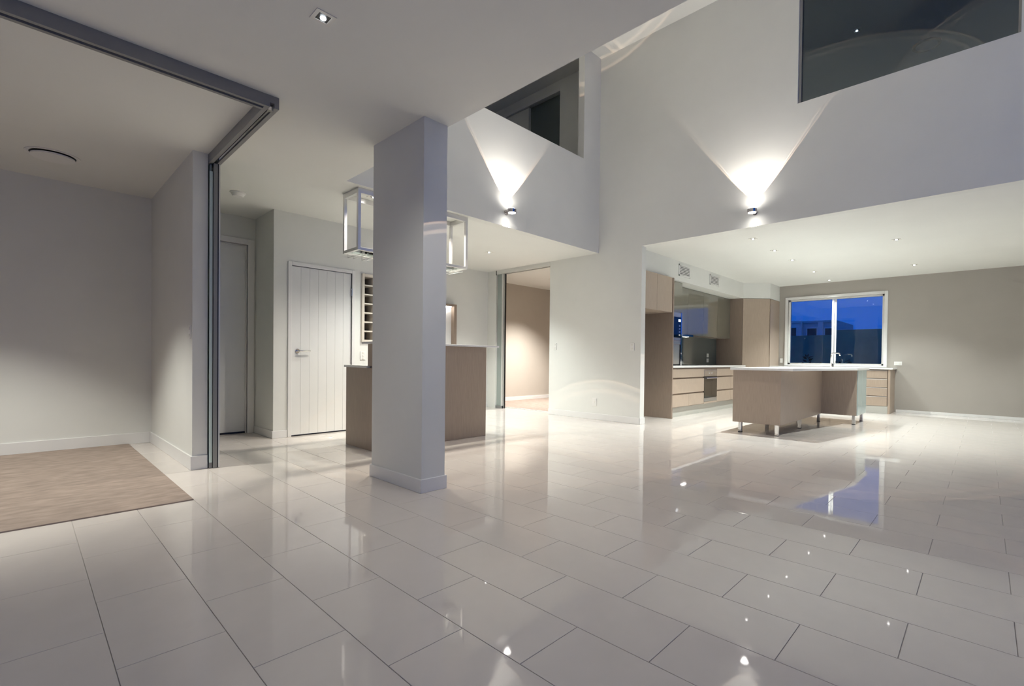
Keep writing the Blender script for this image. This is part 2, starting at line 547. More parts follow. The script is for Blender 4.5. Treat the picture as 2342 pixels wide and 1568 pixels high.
# ------------------------------------------------------------------ kitchen window
w1 = thing('window_1', 'white framed sliding kitchen window looking out on blue dusk', 'window', ((WX0 + WX1) / 2, YW, WZ0), kind='structure')
MB().box(-3.43, WX0, YW - .02, YW + .02, .905, 2.48, bev=.004).box(WX1, -1.475, YW - .02, YW + .02, .905, 2.48, bev=.004) \
    .box(WX0, WX1, YW - .02, YW + .02, WZ1, 2.48, bev=.004).build('architrave', 'trim_white', w1)
MB().box(-3.43, -1.475, YW - .03, YW + .04, .905, WZ0, bev=.004).build('sill', 'trim_white', w1)
MB().box(WX0, WX0 + .04, YW + .05, YW + .13, WZ0, WZ1).box(WX1 - .04, WX1, YW + .05, YW + .13, WZ0, WZ1) \
    .box(WX0, WX1, YW + .05, YW + .13, WZ0, WZ0 + .035).box(WX0, WX1, YW + .05, YW + .13, WZ1 - .035, WZ1).build('frame', 'trim_white', w1)
MB().box(-2.49, -2.45, YW + .055, YW + .085, WZ0 + .03, WZ1 - .03).build('mullion', 'trim_white', w1)
MB().box(-2.445, -2.41, YW + .09, YW + .12, WZ0 + .03, WZ1 - .03).build('mullion', 'trim_white', w1)
box('pane', 'glass_clear', (WX0 + .03, -2.47, YW + .068, YW + .073, WZ0 + .03, WZ1 - .03), w1)
box('pane', 'glass_clear', (-2.43, WX1 - .03, YW + .103, YW + .108, WZ0 + .03, WZ1 - .03), w1)

# upper internal window in the long wall
w2 = thing('window_2', 'dark internal window high in the long wall, showing an unlit ceiling', 'window', ((OX0 + OX1) / 2, YM + .05, OZ0), kind='structure')
MB().box(OX0, OX0 + .03, YM + .03, YM + .09, OZ0, OZ1).build('frame', 'aluminium', w2)
MB().box(OX1 - .02, OX1, YM + .03, YM + .09, OZ0, OZ1).build('frame', 'aluminium', w2)
MB().box(OX0, OX1, YM + .04, YM + .08, OZ0, OZ0 + .008).build('frame', 'aluminium', w2)
box('pane', 'glass_tint', (OX0 + .03, OX1 - .02, YM + .058, YM + .064, OZ0 + .008, OZ1), w2)

# ------------------------------------------------------------------ sliding tracks and glass doors
tk = thing('door_track', 'L-shaped grey aluminium ceiling track around the study', 'door track', (-3.6, 1.15, C))
TZ = 2.672


def track_x(x0, x1, y0, y1, parent, name='track'):
    ym = (y0 + y1) / 2
    MB().box(x0, x1, y0, y0 + .028, TZ, TZ + .03).box(x0, x1, y1 - .028, y1, TZ, TZ + .03).box(x0, x1, y0, y1, TZ + .03, C).build(name, 'aluminium', parent)


def track_y(y0, y1, x0, x1, parent, name='track'):
    MB().box(x0, x0 + .028, y0, y1, TZ, TZ + .03).box(x1 - .028, x1, y0, y1, TZ, TZ + .03).box(x0, x1, y0, y1, TZ + .03, C).build(name, 'aluminium', parent)


track_x(-6.3, -3.57, 1.108, 1.192, tk)
track_y(YB, 1.108, -3.655, -3.57, tk)
box('guide_rail', 'chrome', (-4.9, -3.61, 1.144, 1.156, TZ + .004, TZ + .014), tk)
box('roller_stop', 'chrome', (-3.63, -3.60, 1.135, 1.165, TZ - .008, TZ + .02), tk)
for k, (ya, xe) in enumerate(((1.112, -4.985), (1.150, -4.975))):
    g = thing('sliding_glass_door', ['clear glass sliding panel nearest the study wall end, edge showing pale green', 'aluminium-edged glass sliding panel stacked on the hall side'][k], 'glass door', (xe - .6, ya + .012, 0), 'stacked study sliding doors')
    box('glass', 'glass_green', (xe - 1.28, xe - .01, ya + .004, ya + .014, .03, 2.66), g)
    if k == 0:
        box('glass_edge', 'glass_edge', (xe - .012, xe - .008, ya, ya + .022, .05, 2.60), g, label='pale green polished glass edge')
        box('bottom_rail', 'aluminium', (xe - 1.28, xe - .008, ya, ya + .022, .004, .05), g)
    else:
        box('stile', 'aluminium', (xe - .04, xe, ya - .01, ya + .018, .004, 2.67), g)
        box('seal', 'black', (xe - .03, xe + .001, ya + .018, ya + .026, .004, 2.67), g)
        box('stile', 'aluminium_light', (xe - .04, xe + .001, ya + .026, ya + .036, .004, 2.67), g)
        box('bottom_rail', 'aluminium', (xe - 1.28, xe - .04, ya, ya + .026, .004, .05), g)

tb = thing('door_track', 'grey aluminium head track above the sliding glass door near the bar', 'door track', (-6.5, YM + .06, C))
MB().box(-7.24, -5.79, YM - .005, YM + .035, 2.675, C).build('track', 'aluminium_light', tb)
MB().box(-7.24, -5.79, YM + .085, YM + .125, 2.675, C).build('track', 'aluminium_light', tb)
box('slot', 'black', (-7.24, -5.79, YM + .035, YM + .085, 2.70, C), tb)
box('end_block', 'black', (-7.245, -7.225, YM - .008, YM - .004, 2.66, C), tb)
g = thing('sliding_glass_door', 'glass sliding door pushed open at left of the carpeted room doorway', 'glass door', (-7.1, YM + .05, 0))
box('glass', 'glass_green', (-7.22, -7.08, YM + .02, YM + .03, .03, 2.673), g)
box('glass', 'glass_green', (-7.22, -7.08, YM + .055, YM + .065, .03, 2.673), g)
box('stile', 'aluminium_light', (-7.085, -7.05, YM + .012, YM + .038, .0, 2.674), g)
box('stile', 'aluminium_light', (-7.075, -7.035, YM + .046, YM + .08, .0, 2.674), g)
box('seal', 'black', (-7.035, -7.028, YM + .046, YM + .08, .0, 2.674), g)
box('bottom_guide', 'aluminium', (-7.23, -7.05, YM + .0, YM + .04, .0, .05), g)
box('door_sill', 'aluminium_light', (-7.24, -5.79, YM + .2, YM + .24, -.003, .010), g)


# ------------------------------------------------------------------ lamps
def spot(name, parent, loc, energy, size, blend, color, up=False, radius=.03):
    ld = bpy.data.lights.new(name, 'SPOT')
    ld.energy = energy
    ld.spot_size = math.radians(size)
    ld.spot_blend = blend
    ld.color = color
    ld.shadow_soft_size = radius
    lo = bpy.data.objects.new(name, ld)
    col.objects.link(lo)
    lo.parent = parent
    lo.location = Vector(loc) - Vector(parent['_o'])
    lo.rotation_euler = (math.pi, 0, 0) if up else (0, 0, 0)
    return lo


def downlight(x, y, z, label, energy, color=COOL, size=102, blend=.9, group='square recessed downlights', s=.05, lens='lamp_lens', rec=.03):
    t = thing('downlight', label, 'downlight', (x, y, z), group)
    i = s * .62
    MB().box(x - s, x + s, y - s, y - i, z - .004, z + .002).box(x - s, x + s, y + i, y + s, z - .004, z + .002) \
        .box(x - s, x - i, y - i, y + i, z - .004, z + .002).box(x + i, x + s, y - i, y + i, z - .004, z + .002).build('trim', 'plastic_ivory', t)
    box('baffle', 'black', (x - i, x + i, y - i, y + i, z - .0015, z + .0005), t)
    MB().cyl((x, y, z - .010), 'z', i * .46, .009, 20, bev=.002).build('lens', lens, t)
    spot('downlight_beam', t, (x, y, z - .02), energy, size, blend, color, radius=.02)
    return t


ROW = ['nearest of the row of five', 'second of the row of five', 'middle of the row of five', 'fourth of the row of five', 'farthest of the row of five, above the window']
for k, y in enumerate((7.10, 8.06, 9.01, 10.43, 11.70)):
    downlight(-2.47, y, C, 'square downlight in kitchen ceiling, ' + ROW[k], L_KITCHEN * (1.5 if k == 0 else 1))
downlight(-.95, 8.42, C, 'square downlight in kitchen ceiling, nearer of the two at right', L_KITCHEN)
downlight(-.95, 10.79, C, 'square downlight in kitchen ceiling, farther of the two at right', L_KITCHEN)
downlight(1.15, 8.42, C, 'added square kitchen downlight out of view on the right, nearer one', L_KITCHEN * .5)  # unseen lamp added to light the right of the kitchen
downlight(1.15, 10.6, C, 'added square kitchen downlight out of view on the right, farther one', L_KITCHEN * .6)  # also an added lamp, beyond the frame, for kitchen brightness
downlight(-6.06, 5.24, C, 'square downlight in low ceiling before the sliding glass door', L_BAR, size=108, blend=1.0)
downlight(-5.45, 3.75, C, 'square downlight over the bar floor hidden behind the column', L_BAR * .5, size=120, blend=1.0)
downlight(-2.55, 1.06, C, 'large square downlight with black recess in low ceiling near the study track', L_NEAR, color=(1.0, 1.0, .92), lens='lamp_lens_cool', size=132, blend=1.0)
downlight(-5.35, -.45, C, 'study ceiling downlight out of view at left', L_STUDY, color=(1.0, .99, .90), size=92, blend=.6)
downlight(-7.03, 7.89, C, 'small downlight in the carpeted room behind the glass door', L_BED, color=(1.0, .96, .9), size=110, blend=1.0)
downlight(-1.48, 8.42, HI, 'bright square downlight on the dark upstairs ceiling', L_UPPER, s=.055, lens='lamp_lens_cool')


def ring_profile(lo, half):
    """lens photometry: two thin bright rims at the edge of the beam"""
    ld = lo.data
    ld.use_nodes = True
    nt = ld.node_tree
    em = nt.nodes['Emission']
    ge = nt.nodes.new('ShaderNodeNewGeometry')
    sp = nt.nodes.new('ShaderNodeSeparateXYZ')
    ab = nt.nodes.new('ShaderNodeMath')
    ab.operation = 'ABSOLUTE'
    ac = nt.nodes.new('ShaderNodeMath')
    ac.operation = 'ARCCOSINE'
    mr = nt.nodes.new('ShaderNodeMapRange')
    mr.inputs['From Min'].default_value = math.radians(half - 6)
    mr.inputs['From Max'].default_value = math.radians(half)
    cr = nt.nodes.new('ShaderNodeValToRGB')
    e = cr.color_ramp.elements
    e[0].position = 0.0
    e[0].color = (1, 1, 1, 1)
    e[1].position = 1.0
    e[1].color = (.15, .12, .1, 1)
    for p, c in ((.50, (.9, .9, .9)), (.56, (2.0, 1.75, 1.55)), (.64, (1.9, 1.6, 1.4)), (.68, (.75, .72, .7)), (.86, (.7, .66, .62)), (.92, (2.0, 1.6, 1.3)), (.97, (1.8, 1.1, .7))):
        q = e.new(p)
        q.color = (*c, 1)
    nt.links.new(ge.outputs['Incoming'], sp.inputs[0])
    nt.links.new(sp.outputs['Z'], ab.inputs[0])
    nt.links.new(ab.outputs[0], ac.inputs[0])
    nt.links.new(ac.outputs[0], mr.inputs['Value'])
    nt.links.new(mr.outputs[0], cr.inputs[0])
    nt.links.new(cr.outputs[0], em.inputs['Color'])


def sconce(x, y, z, nx, ny, side, label, down=L_SCONCE_DOWN, up=L_SCONCE_UP):
    """puck wall light: wall point (x,y), outward normal (nx,ny)"""
    t = thing('wall_sconce', label, 'wall light', (x, y, z), 'round up-and-down wall lights')
    d = .115
    cx, cy = x + nx * d, y + ny * d
    px, py = x + ny * side * .0, y + nx * side * .0
    MB().cyl((cx, cy, z - .024), 'z', .058, .048, 32, bev=.004).build('body', 'dark_chrome', t, smooth=False)
    MB().cyl((cx, cy, z - .028), 'z', .048, .006, 28).build('lens', 'lamp_lens', t)
    MB().cyl((cx, cy, z + .022), 'z', .048, .006, 28).build('lens', 'lamp_lens', t)
    MB().cyl((px, py, z), (nx, ny, 0), .014, d - .05, 14).build('arm', 'dark_chrome', t, smooth=True)
    MB().cyl((px, py, z), (nx, ny, 0), .034, .016, 24, bev=.003).build('wall_plate', 'dark_chrome', t)
    ring_profile(spot('uplight_beam', t, (cx, cy, z + .045), up, 2 * 37.5, .02, PINK, up=True, radius=.004), 37.5)
    ring_profile(spot('downlight_beam', t, (cx, cy, z - .045), down, 2 * 43.4, .02, PINK, radius=.004), 43.4)
    if up > 150:   # the hidden fitting and the added one
        return t
    spot('uplight_spill', t, (cx, cy, z + .05), up * .05, 172, 1.0, PINK, up=True, radius=.03)
    spot('downlight_spill', t, (cx, cy, z - .05), down * .03, 165, 1.0, PINK, radius=.03)
    return t


sconce(XB, 4.37, 2.935, 1, 0, 1, 'chrome up-and-down wall light on the left balustrade wall')
sconce(-2.225, YM, 2.925, 0, -1, 1, 'chrome up-and-down wall light on the long right wall')
sconce(-2.2, YV, 2.965, 0, 1, 1, 'wall light on the upstand above the low ceiling edge, hidden from view', down=22, up=280)
sconce(.9, YV, 2.965, 0, 1, 1, 'added fill wall light on the upstand, out of view at right', down=8, up=260)  # added unseen, bounces more light off the high ceiling

# ------------------------------------------------------------------ ceiling fittings
v = thing('ceiling_vent', 'round white ceiling vent over the study carpet', 'vent', (-6.1, .19, C))
MB().ring((-6.1, .19, C - .006), .15, .178, .006).build('flange', 'plastic_white', v)
MB().cyl((-6.1, .19, C - .004), 'z', .15, .003, 40).build('gap', 'black', v)
MB().cyl((-6.1, .19, C - .028), 'z', .142, .012, 40, bev=.004).build('disc', 'plastic_white', v)
MB().cyl((-6.1, .19, C - .018), 'z', .02, .018, 12).build('stem', 'plastic_white', v)
v = thing('ceiling_vent', 'dim round vent on the dark upstairs ceiling', 'vent', (-.74, 9.5, HI))
MB().ring((-.74, 9.5, HI - .02), .14, .18, .02).build('flange', 'aluminium', v)
MB().cyl((-.74, 9.5, HI - .018), 'z', .142, .01, 40, bev=.003).build('disc', 'wall_white', v)
v = thing('smoke_detector', 'round white smoke detector on the hall ceiling', 'smoke detector', (-5.95, 1.58, C))
MB().cyl((-5.95, 1.58, C - .012), 'z', .075, .012, 32, bev=.003).build('base', 'plastic_white', v)
MB().cyl((-5.95, 1.58, C - .045), 'z', .05, .033, 32, r2=.066, bev=.004).build('cover', 'plastic_white', v)
v = thing('motion_sensor', 'small white motion sensor in the corner under the left balustrade wall', 'sensor', (-4.745, YM - .03, 2.80))
box('body', 'plastic_white', (-4.77, -4.715, YM - .045, YM - .002, 2.752, 2.85), v, bev=.006)
box('lens', 'plastic_ivory', (-4.76, -4.725, YM - .049, YM - .044, 2.775, 2.81), v, bev=.002)


def plate(axis, p, wid, hgt, label, kinds=2, cat='switch', name='light_switch', normal=1):
    x, y, z = p
    t = thing(name, label, cat, p)
    a, h = wid / 2, hgt / 2
    if axis == 'y':      # on a wall of constant y, facing -y
        box('plate', 'plastic_white', (x - a, x + a, y - .009, y, z - h, z + h), t, bev=.002)
        for k in range(kinds):
            if wid > hgt:
                xx = x - a + wid * (k + .5) / kinds
                box('rocker', 'plastic_ivory', (xx - .012, xx + .012, y - .013, y - .008, z - .014, z + .014), t, bev=.001)
            else:
                zz = z - h + hgt * (k + .5) / kinds
                box('rocker', 'plastic_ivory', (x - .012, x + .012, y - .013, y - .008, zz - .012, zz + .012), t, bev=.001)
    else:                # constant x, facing +x
        box('plate', 'plastic_white', (x, x + .009, y - a, y + a, z - h, z + h), t, bev=.002)
        for k in range(kinds):
            zz = z - h + hgt * (k + .5) / kinds
            box('rocker', 'plastic_ivory', (x + .008, x + .013, y - .012, y + .012, zz - .012, zz + .012), t, bev=.001)
    return t


plate('y', (-5.648, YM, 1.22), .075, .118, 'white light switch beside the sliding glass door opening')
plate('y', (-4.05, YM, 1.20), .075, .118, 'white light switch beside the kitchen opening')
plate('y', (-4.763, YM, .29), .08, .13, 'low white wall plate under the light arcs', 1, 'wall plate', 'wall_plate')
plate('y', (-5.085, .995, 1.195), .075, .118, 'light switch on the end of the short study wall')
plate('x', (-6.28, 3.17, 1.013), .075, .115, 'white light switch below the wine rack', 3)
plate('y', (-1.29, YW, .985), .13, .075, 'horizontal white power outlet at right of the kitchen window', 2, 'power outlet', 'power_outlet')
plate('y', (-3.50, YW, 1.02), .06, .10, 'small white outlet between pantry and kitchen window', 1, 'power outlet', 'power_outlet')
plate('x', (-4.592, 10.46, 1.115), .10, .085, 'upper white outlet on the dark glass splashback', 1, 'power outlet', 'power_outlet')
plate('x', (-4.592, 10.46, 1.005), .10, .085, 'lower white outlet on the dark glass splashback', 1, 'power outlet', 'power_outlet')

# bulkhead air grilles
for k, (y0, y1) in enumerate(((7.86, 8.30), (9.16, 9.60))):
    g = thing('air_grille', ['white slatted air grille on bulkhead, nearer of two', 'white slatted air grille on bulkhead, farther of two'][k], 'vent', (-4.0, (y0 + y1) / 2, 2.60), 'bulkhead air grilles')
    z0, z1 = 2.495, 2.70
    MB().box(-4.0, -3.988, y0, y1, z0, z0 + .022).box(-4.0, -3.988, y0, y1, z1 - .022, z1).box(-4.0, -3.988, y0, y0 + .03, z0, z1).box(-4.0, -3.988, y1 - .03, y1, z0, z1).build('frame', 'plastic_white', g)
    box('backing', 'black', (-4.0, -3.998, y0 + .03, y1 - .03, z0 + .02, z1 - .02), g)
    for q in range(6):
        zz = z0 + .022 + (z1 - z0 - .044) * (q + .5) / 6
        box('slat', 'plastic_white', (-3.998, -3.99, y0 + .03, y1 - .03, zz - .007, zz + .006), g)

# ------------------------------------------------------------------ bar
b = thing('bar_counter', 'taupe timber-veneer bar counter with raised front behind the column', 'bar', (-5.0, 3.27, 0))
box('end_panel', 'veneer', (-5.34, -4.72, 2.50, 2.53, .0, .877), b, bev=.002)
box('carcass', 'veneer', (-5.33, -4.84, 2.53, 4.01, .0, .875), b)
box('front_panel', 'veneer', (-4.735, -4.71, 2.50, 4.045, .0, 1.133), b, bev=.002)
box('raised_end_panel', 'veneer', (-4.84, -4.735, 2.50, 2.53, .90, 1.133), b, bev=.002)
box('far_end_panel', 'veneer', (-5.34, -4.735, 4.015, 4.045, .0, .877), b, bev=.002)
box('raised_core', 'veneer', (-4.84, -4.735, 2.53, 4.045, .875, 1.133), b)
tag(box('bar_worktop', 'stone_white', (-4.90, -4.66, 2.46, 4.22, 1.134, 1.157), bev=.003), 'thin white raised bar top jutting right beyond the bar front', 'worktop')
tag(box('bar_worktop', 'stone_white', (-5.365, -4.84, 2.485, 4.05, .877, .902), bev=.003), 'thin white lower bench top at the left end of the bar', 'worktop')

# hanging glass rack
r = thing('glass_rack', 'polished steel hanging glass rack fixed to the ceiling over the bar', 'glass rack', (-4.95, 3.07, 2.10))
RX0, RX1, RY0, RY1, RZ0 = -5.13, -4.785, 2.355, 3.785, 2.105
q = .032
for xa in (RX0, RX1 - q):
    for ya in (RY0, RY1 - q):
        box('post', 'rack_steel', (xa, xa + q, ya, ya + q, RZ0, C - .05), r, bev=.002)
for xa in (RX0, RX1 - q):
    box('top_rail', 'rack_steel', (xa, xa + q, RY0, RY1, C - .055, C), r, bev=.002)
    box('bottom_rail', 'rack_steel', (xa, xa + q, RY0 + q, RY1 - q, RZ0, RZ0 + q), r, bev=.002)
for ya in (RY0, RY1 - q):
    box('top_rail', 'rack_steel', (RX0 + q, RX1 - q, ya, ya + q, C - .055, C), r, bev=.002)
    box('bottom_rail', 'rack_steel', (RX0 + q, RX1 - q, ya, ya + q, RZ0, RZ0 + q), r, bev=.002)
box('shelf', 'glass_clear', (RX0 + q, RX1 - q, RY0 + q, RY1 - q, RZ0 + .008, RZ0 + .016), r)
for k in range(9):
    yy = RY0 + .08 + k * (RY1 - RY0 - .16) / 8
    MB().tube([(RX0 + .02, yy - .03, RZ0), (RX0 + .02, yy - .03, RZ0 - .035), (RX1 - .03, yy - .03, RZ0 - .035), (RX1 - .01, yy, RZ0 - .03),
               (RX1 - .03, yy + .03, RZ0 - .035), (RX0 + .02, yy + .03, RZ0 - .035), (RX0 + .02, yy + .03, RZ0)], .004, 6).build('stem_holder', 'rack_steel', r, smooth=True)
for k, yy in enumerate((2.62, 3.50)):
    downlight(-4.957, yy, C, ['square downlight inside the near end of the hanging glass rack', 'square downlight inside the far end of the hanging glass rack'][k], L_RACK, color=WARM, s=.06, size=120)

# wine rack
wr_ = thing('wine_rack', 'recessed wine rack with taupe frame and seven dark cubbies beside the door', 'wine rack', (-6.3, 3.38, WRZ0))
MB().box(-6.29, -6.255, 3.145, 3.18, 1.197, 2.133, bev=.002).box(-6.29, -6.255, 3.59, 3.625, 1.197, 2.133, bev=.002) \
    .box(-6.29, -6.255, 3.18, 3.59, 2.10, 2.133, bev=.002).box(-6.29, -6.255, 3.18, 3.59, 1.197, 1.225, bev=.002).build('frame', 'rack_light', wr_)
box('back', 'rack_dark', (-6.52, -6.51, 3.165, 3.60, 1.215, 2.115), wr_)
box('side', 'rack_dark', (-6.51, -6.29, 3.165, 3.178, 1.215, 2.115), wr_)
box('side', 'rack_dark', (-6.51, -6.29, 3.59, 3.60, 1.215, 2.115), wr_)
for k in range(8):
    zz = 1.222 + (2.103 - 1.222) * k / 7
    box('shelf', 'rack_light', (-6.50, -6.262, 3.18, 3.59, zz - .009, zz + .009), wr_)
for yy in (3.317, 3.453):
    box('divider', 'rack_light', (-6.50, -6.264, yy - .008, yy + .008, 1.22, 2.10), wr_)

# framed niche on the alcove wall
fn = thing('display_niche', 'brown timber-framed lit niche on the alcove wall above the bar', 'niche', (-7.48, 5.25, 1.1))
MB().box(-7.5, -7.39, 5.54, 5.60, 1.05, 2.005, bev=.002).box(-7.5, -7.39, 4.70, 4.76, 1.05, 2.005, bev=.002).box(-7.5, -7.39, 4.76, 5.54, 1.965, 2.005, bev=.002).box(-7.5, -7.39, 4.76, 5.54, 1.05, 1.09, bev=.002).build('frame', 'veneer_dark', fn)
box('back_panel', 'stone_white', (-7.5, -7.48, 4.76, 5.54, 1.09, 1.965), fn)
box('light_strip', 'lamp_lens', (-7.47, -7.42, 4.80, 5.50, 1.95, 1.963), fn)

# ------------------------------------------------------------------ kitchen cabinets along the side wall (front faces +x)
XF = -3.94
f = thing('fridge_surround', 'taupe fridge cabinet with two overhead doors and tall side panel', 'cabinet', (-4.25, 7.05, 0))
box('side_panel', 'veneer_dark', (-4.595, -3.905, 7.495, 7.530, 0, 2.40), f, bev=.002)
box('overhead_body', 'veneer', (-4.595, XF, YM + .125, 7.495, 1.81, 2.40), f)
box('door', 'veneer', (XF, XF + .019, YM + .125, 6.975, 1.81, 2.40), f, bev=.0015)
box('door', 'veneer', (XF, XF + .019, 6.979, 7.493, 1.81, 2.40), f, bev=.0015)

a = thing('appliance_tower', 'bench-top appliance cabinet with olive glass door and mirrored shutter', 'cabinet', (-4.3, 7.83, .905))
box('body', 'veneer', (-4.595, -4.08, 7.535, 8.13, .905, 2.40), a)
box('glass_door', 'glass_olive', (-4.08, -4.06, 7.54, 8.128, 1.86, 2.40), a, bev=.001)
box('shutter', 'steel', (-4.08, -4.064, 7.60, 8.06, .93, 1.28), a, bev=.001)
box('shutter_frame', 'steel', (-4.08, -4.062, 7.535, 8.13, 1.285, 1.345), a)
box('frame_strip', 'black', (-4.08, -4.060, 8.065, 8.085, .92, 1.28), a)
box('frame_strip', 'black', (-4.08, -4.060, 7.56, 8.085, .906, .925), a)
box('frame_post', 'chrome', (-4.08, -4.055, 8.095, 8.128, .905, 1.86), a)
m = thing('microwave', 'black built-in microwave with steel trim above the mirrored shutter', 'microwave', (-4.07, 7.82, 1.36))
box('trim', 'steel', (-4.079, -4.062, 7.545, 8.092, 1.35, 1.855), m, bev=.001)
box('door', 'black_gloss', (-4.062, -4.050, 7.55, 7.955, 1.405, 1.775), m, bev=.002)
box('control_panel', 'black_gloss', (-4.062, -4.051, 7.96, 8.09, 1.405, 1.775), m, bev=.001)
box('display', 'display_lit', (-4.052, -4.049, 7.985, 8.065, 1.69, 1.735), m)
for k in range(4):
    box('button', 'plastic_ivory' if k == 0 else 'steel', (-4.052, -4.048, 8.0, 8.05, 1.44 + .055 * k, 1.465 + .055 * k), m)
box('vent_bar', 'steel', (-4.062, -4.056, 7.55, 8.09, 1.79, 1.845), m)

o_ = thing('overhead_cabinet', 'reflective olive-grey glass overhead cupboards above the splashback', 'cabinet', (-4.43, 9.52, 1.5))
box('body', 'veneer', (-4.595, -4.30, 8.135, 10.93, 1.505, 2.40), o_)
for k in range(4):
    y0 = 8.135 + (10.93 - 8.135) * k / 4
    y1 = 8.135 + (10.93 - 8.135) * (k + 1) / 4
    box('door', 'glass_olive', (-4.30, -4.28, y0 + .0015, y1 - .0015, 1.50, 2.40), o_, bev=.001)
rh = thing('range_hood', 'slim steel range hood with lit edge under the glass cupboards', 'range hood', (-4.4, 8.75, 1.47))
box('body', 'steel', (-4.59, -4.285, 8.45, 9.05, 1.465, 1.499), rh, bev=.002)
box('lamp', 'lamp_lens', (-4.40, -4.34, 8.50, 8.65, 1.462, 1.466), rh)
box('lamp', 'lamp_lens', (-4.40, -4.34, 8.85, 9.0, 1.462, 1.466), rh)
box('front_lip', 'chrome', (-4.285, -4.27, 8.45, 9.05, 1.463, 1.499), rh)
tag(box('splashback', 'glass_splash', (-4.599, -4.592, 8.135, 10.93, .905, 1.50)), 'dark grey-green glass splashback above the kitchen bench', 'splashback')

KY = [(7.535, 8.80), (9.40, 10.10), (10.10, 10.93)]
LAB = ['base cabinet with wide drawers left of the oven', 'base cabinet with three drawers just right of the oven', 'base cabinet with three drawers beside the pantry']
for k, (y0, y1) in enumerate(KY):
    c = thing('base_cabinet', 'taupe ' + LAB[k], 'cabinet', (-4.25, (y0 + y1) / 2, 0), 'kitchen base cabinets')
    box('body', 'veneer_dark', (-4.595, XF - .001, y0, y1, .175, .862), c)
    for z0, z1 in ((.695, .838), (.418, .668)):
        box('drawer', 'veneer', (XF, XF + .019, y0 + .0015, y1 - .0015, z0, z1), c, bev=.0015)
    if k == 0:
        ym = 8.165
        box('door', 'veneer', (XF, XF + .019, y0 + .0015, ym - .0015, .185, .392), c, bev=.0015)
        box('door', 'veneer', (XF, XF + .019, ym + .0015, y1 - .0015, .185, .392), c, bev=.0015)
    else:
        box('drawer', 'veneer', (XF, XF + .019, y0 + .0015, y1 - .0015, .185, .392), c, bev=.0015)
    box('kickboard', 'kick_grey', (-4.03, -3.985, y0, y1, 0, .175), c)
ov = thing('oven', 'steel built-under oven with dark glass door', 'oven', (-4.2, 9.1, .18))
box('housing', 'veneer_dark', (-4.595, XF - .001, 8.80, 9.40, .175, .862), ov)
box('control_panel', 'steel', (XF, XF + .02, 8.805, 9.395, .70, .815), ov, bev=.002)
box('door', 'oven_glass', (XF, XF + .022, 8.805, 9.395, .29, .692), ov, bev=.002)
box('bottom_trim', 'steel', (XF, XF + .021, 8.805, 9.395, .215, .283), ov, bev=.002)
box('filler', 'veneer', (XF, XF + .018, 8.805, 9.395, .178, .208), ov)
box('kickboard', 'kick_grey', (-4.03, -3.985, 8.80, 9.40, 0, .175), ov)
hb = MB().box(XF + .045, XF + .06, 8.86, 9.34, .655, .672, bev=.004).build('handle', 'chrome', ov)
MB().box(XF + .02, XF + .046, 8.88, 8.895, .657, .670).box(XF + .02, XF + .046, 9.305, 9.32, .657, .670).build('handle_mount', 'chrome', hb)
for yy in (9.05, 9.16):
    MB().cyl((XF + .019, yy, .755), 'x', .013, .012, 16).build('knob', 'chrome', ov)
tag(box('kitchen_worktop', 'stone_white', (-4.592, -3.915, 7.532, 10.93, .868, .905), bev=.003), 'white stone worktop on the cabinets with the oven', 'worktop')
ct = thing('cooktop', 'flat dark glass cooktop in the worktop above the oven', 'cooktop', (-4.25, 9.1, .905))
box('glass', 'black_gloss', (-4.50, -4.02, 8.80, 9.40, .905, .911), ct, bev=.001)
for (xx, yy) in ((-4.38, 8.96), (-4.38, 9.24), (-4.14, 8.96), (-4.14, 9.24)):
    MB().ring((xx, yy, .911), .07, .073, .0004, 24).build('zone_ring', 'kick_grey', ct)

# corner pantry with diagonal front
p = thing('corner_pantry', 'tall taupe corner pantry with a diagonal front', 'pantry', (-4.2, 11.5, 0))
MB().prism([(-4.595, 10.95), (-4.03, 10.95), (-3.575, 11.40), (-3.575, YW - .005), (-4.595, YW - .005)], .0, 2.40).build('carcass', 'veneer', p)
box('side_panel', 'veneer_dark', (-4.592, -4.004, 10.932, 10.95, .0, 2.402), p, bev=.001)
n45 = .7071
pa, pb = Vector((-4.012, 10.952, 0)), Vector((-3.572, 11.392, 0))
dv = (pb - pa).normalized()
nv = Vector((dv.y, -dv.x, 0))
w_ = (pb - pa).length
A, B = pa + dv * .004, pa + dv * (w_ - .012)
MB().prism([(A.x, A.y), (A.x + nv.x * .02, A.y + nv.y * .02), (B.x + nv.x * .02, B.y + nv.y * .02), (B.x, B.y)], .12, 2.398, bev=.001).build('door', 'veneer', p)
box('return_panel', 'veneer', (-3.575, -3.558, 11.405, YW - .006, .0, 2.398), p, bev=.001)

# ------------------------------------------------------------------ sink run under the window (front faces -y)
YF = 11.40
s = thing('sink_cabinet', 'taupe sink cabinet mostly hidden behind the island', 'cabinet', (-2.65, 11.7, 0))
box('body', 'veneer_dark', (-3.555, -1.75, YF + .02, YW - .015, .14, .86), s)
for k in range(3):
    x0 = -3.555 + 1.805 * k / 3
    box('door', 'veneer', (x0 + .002, x0 + 1.805 / 3 - .002, YF, YF + .019, .15, .845), s, bev=.0015)
box('kickboard', 'kick_grey', (-3.555, -1.75, YF + .03, YF + .05, 0, .14), s)
s = thing('drawer_unit', 'taupe four-drawer unit at the right end of the window bench', 'cabinet', (-1.55, 11.7, 0))
box('body', 'veneer_dark', (-1.748, -1.375, YF + .02, YW - .015, .14, .86), s)
box('end_panel', 'veneer', (-1.373, -1.335, YF - .002, YW - .015, 0, .862), s, bev=.0015)
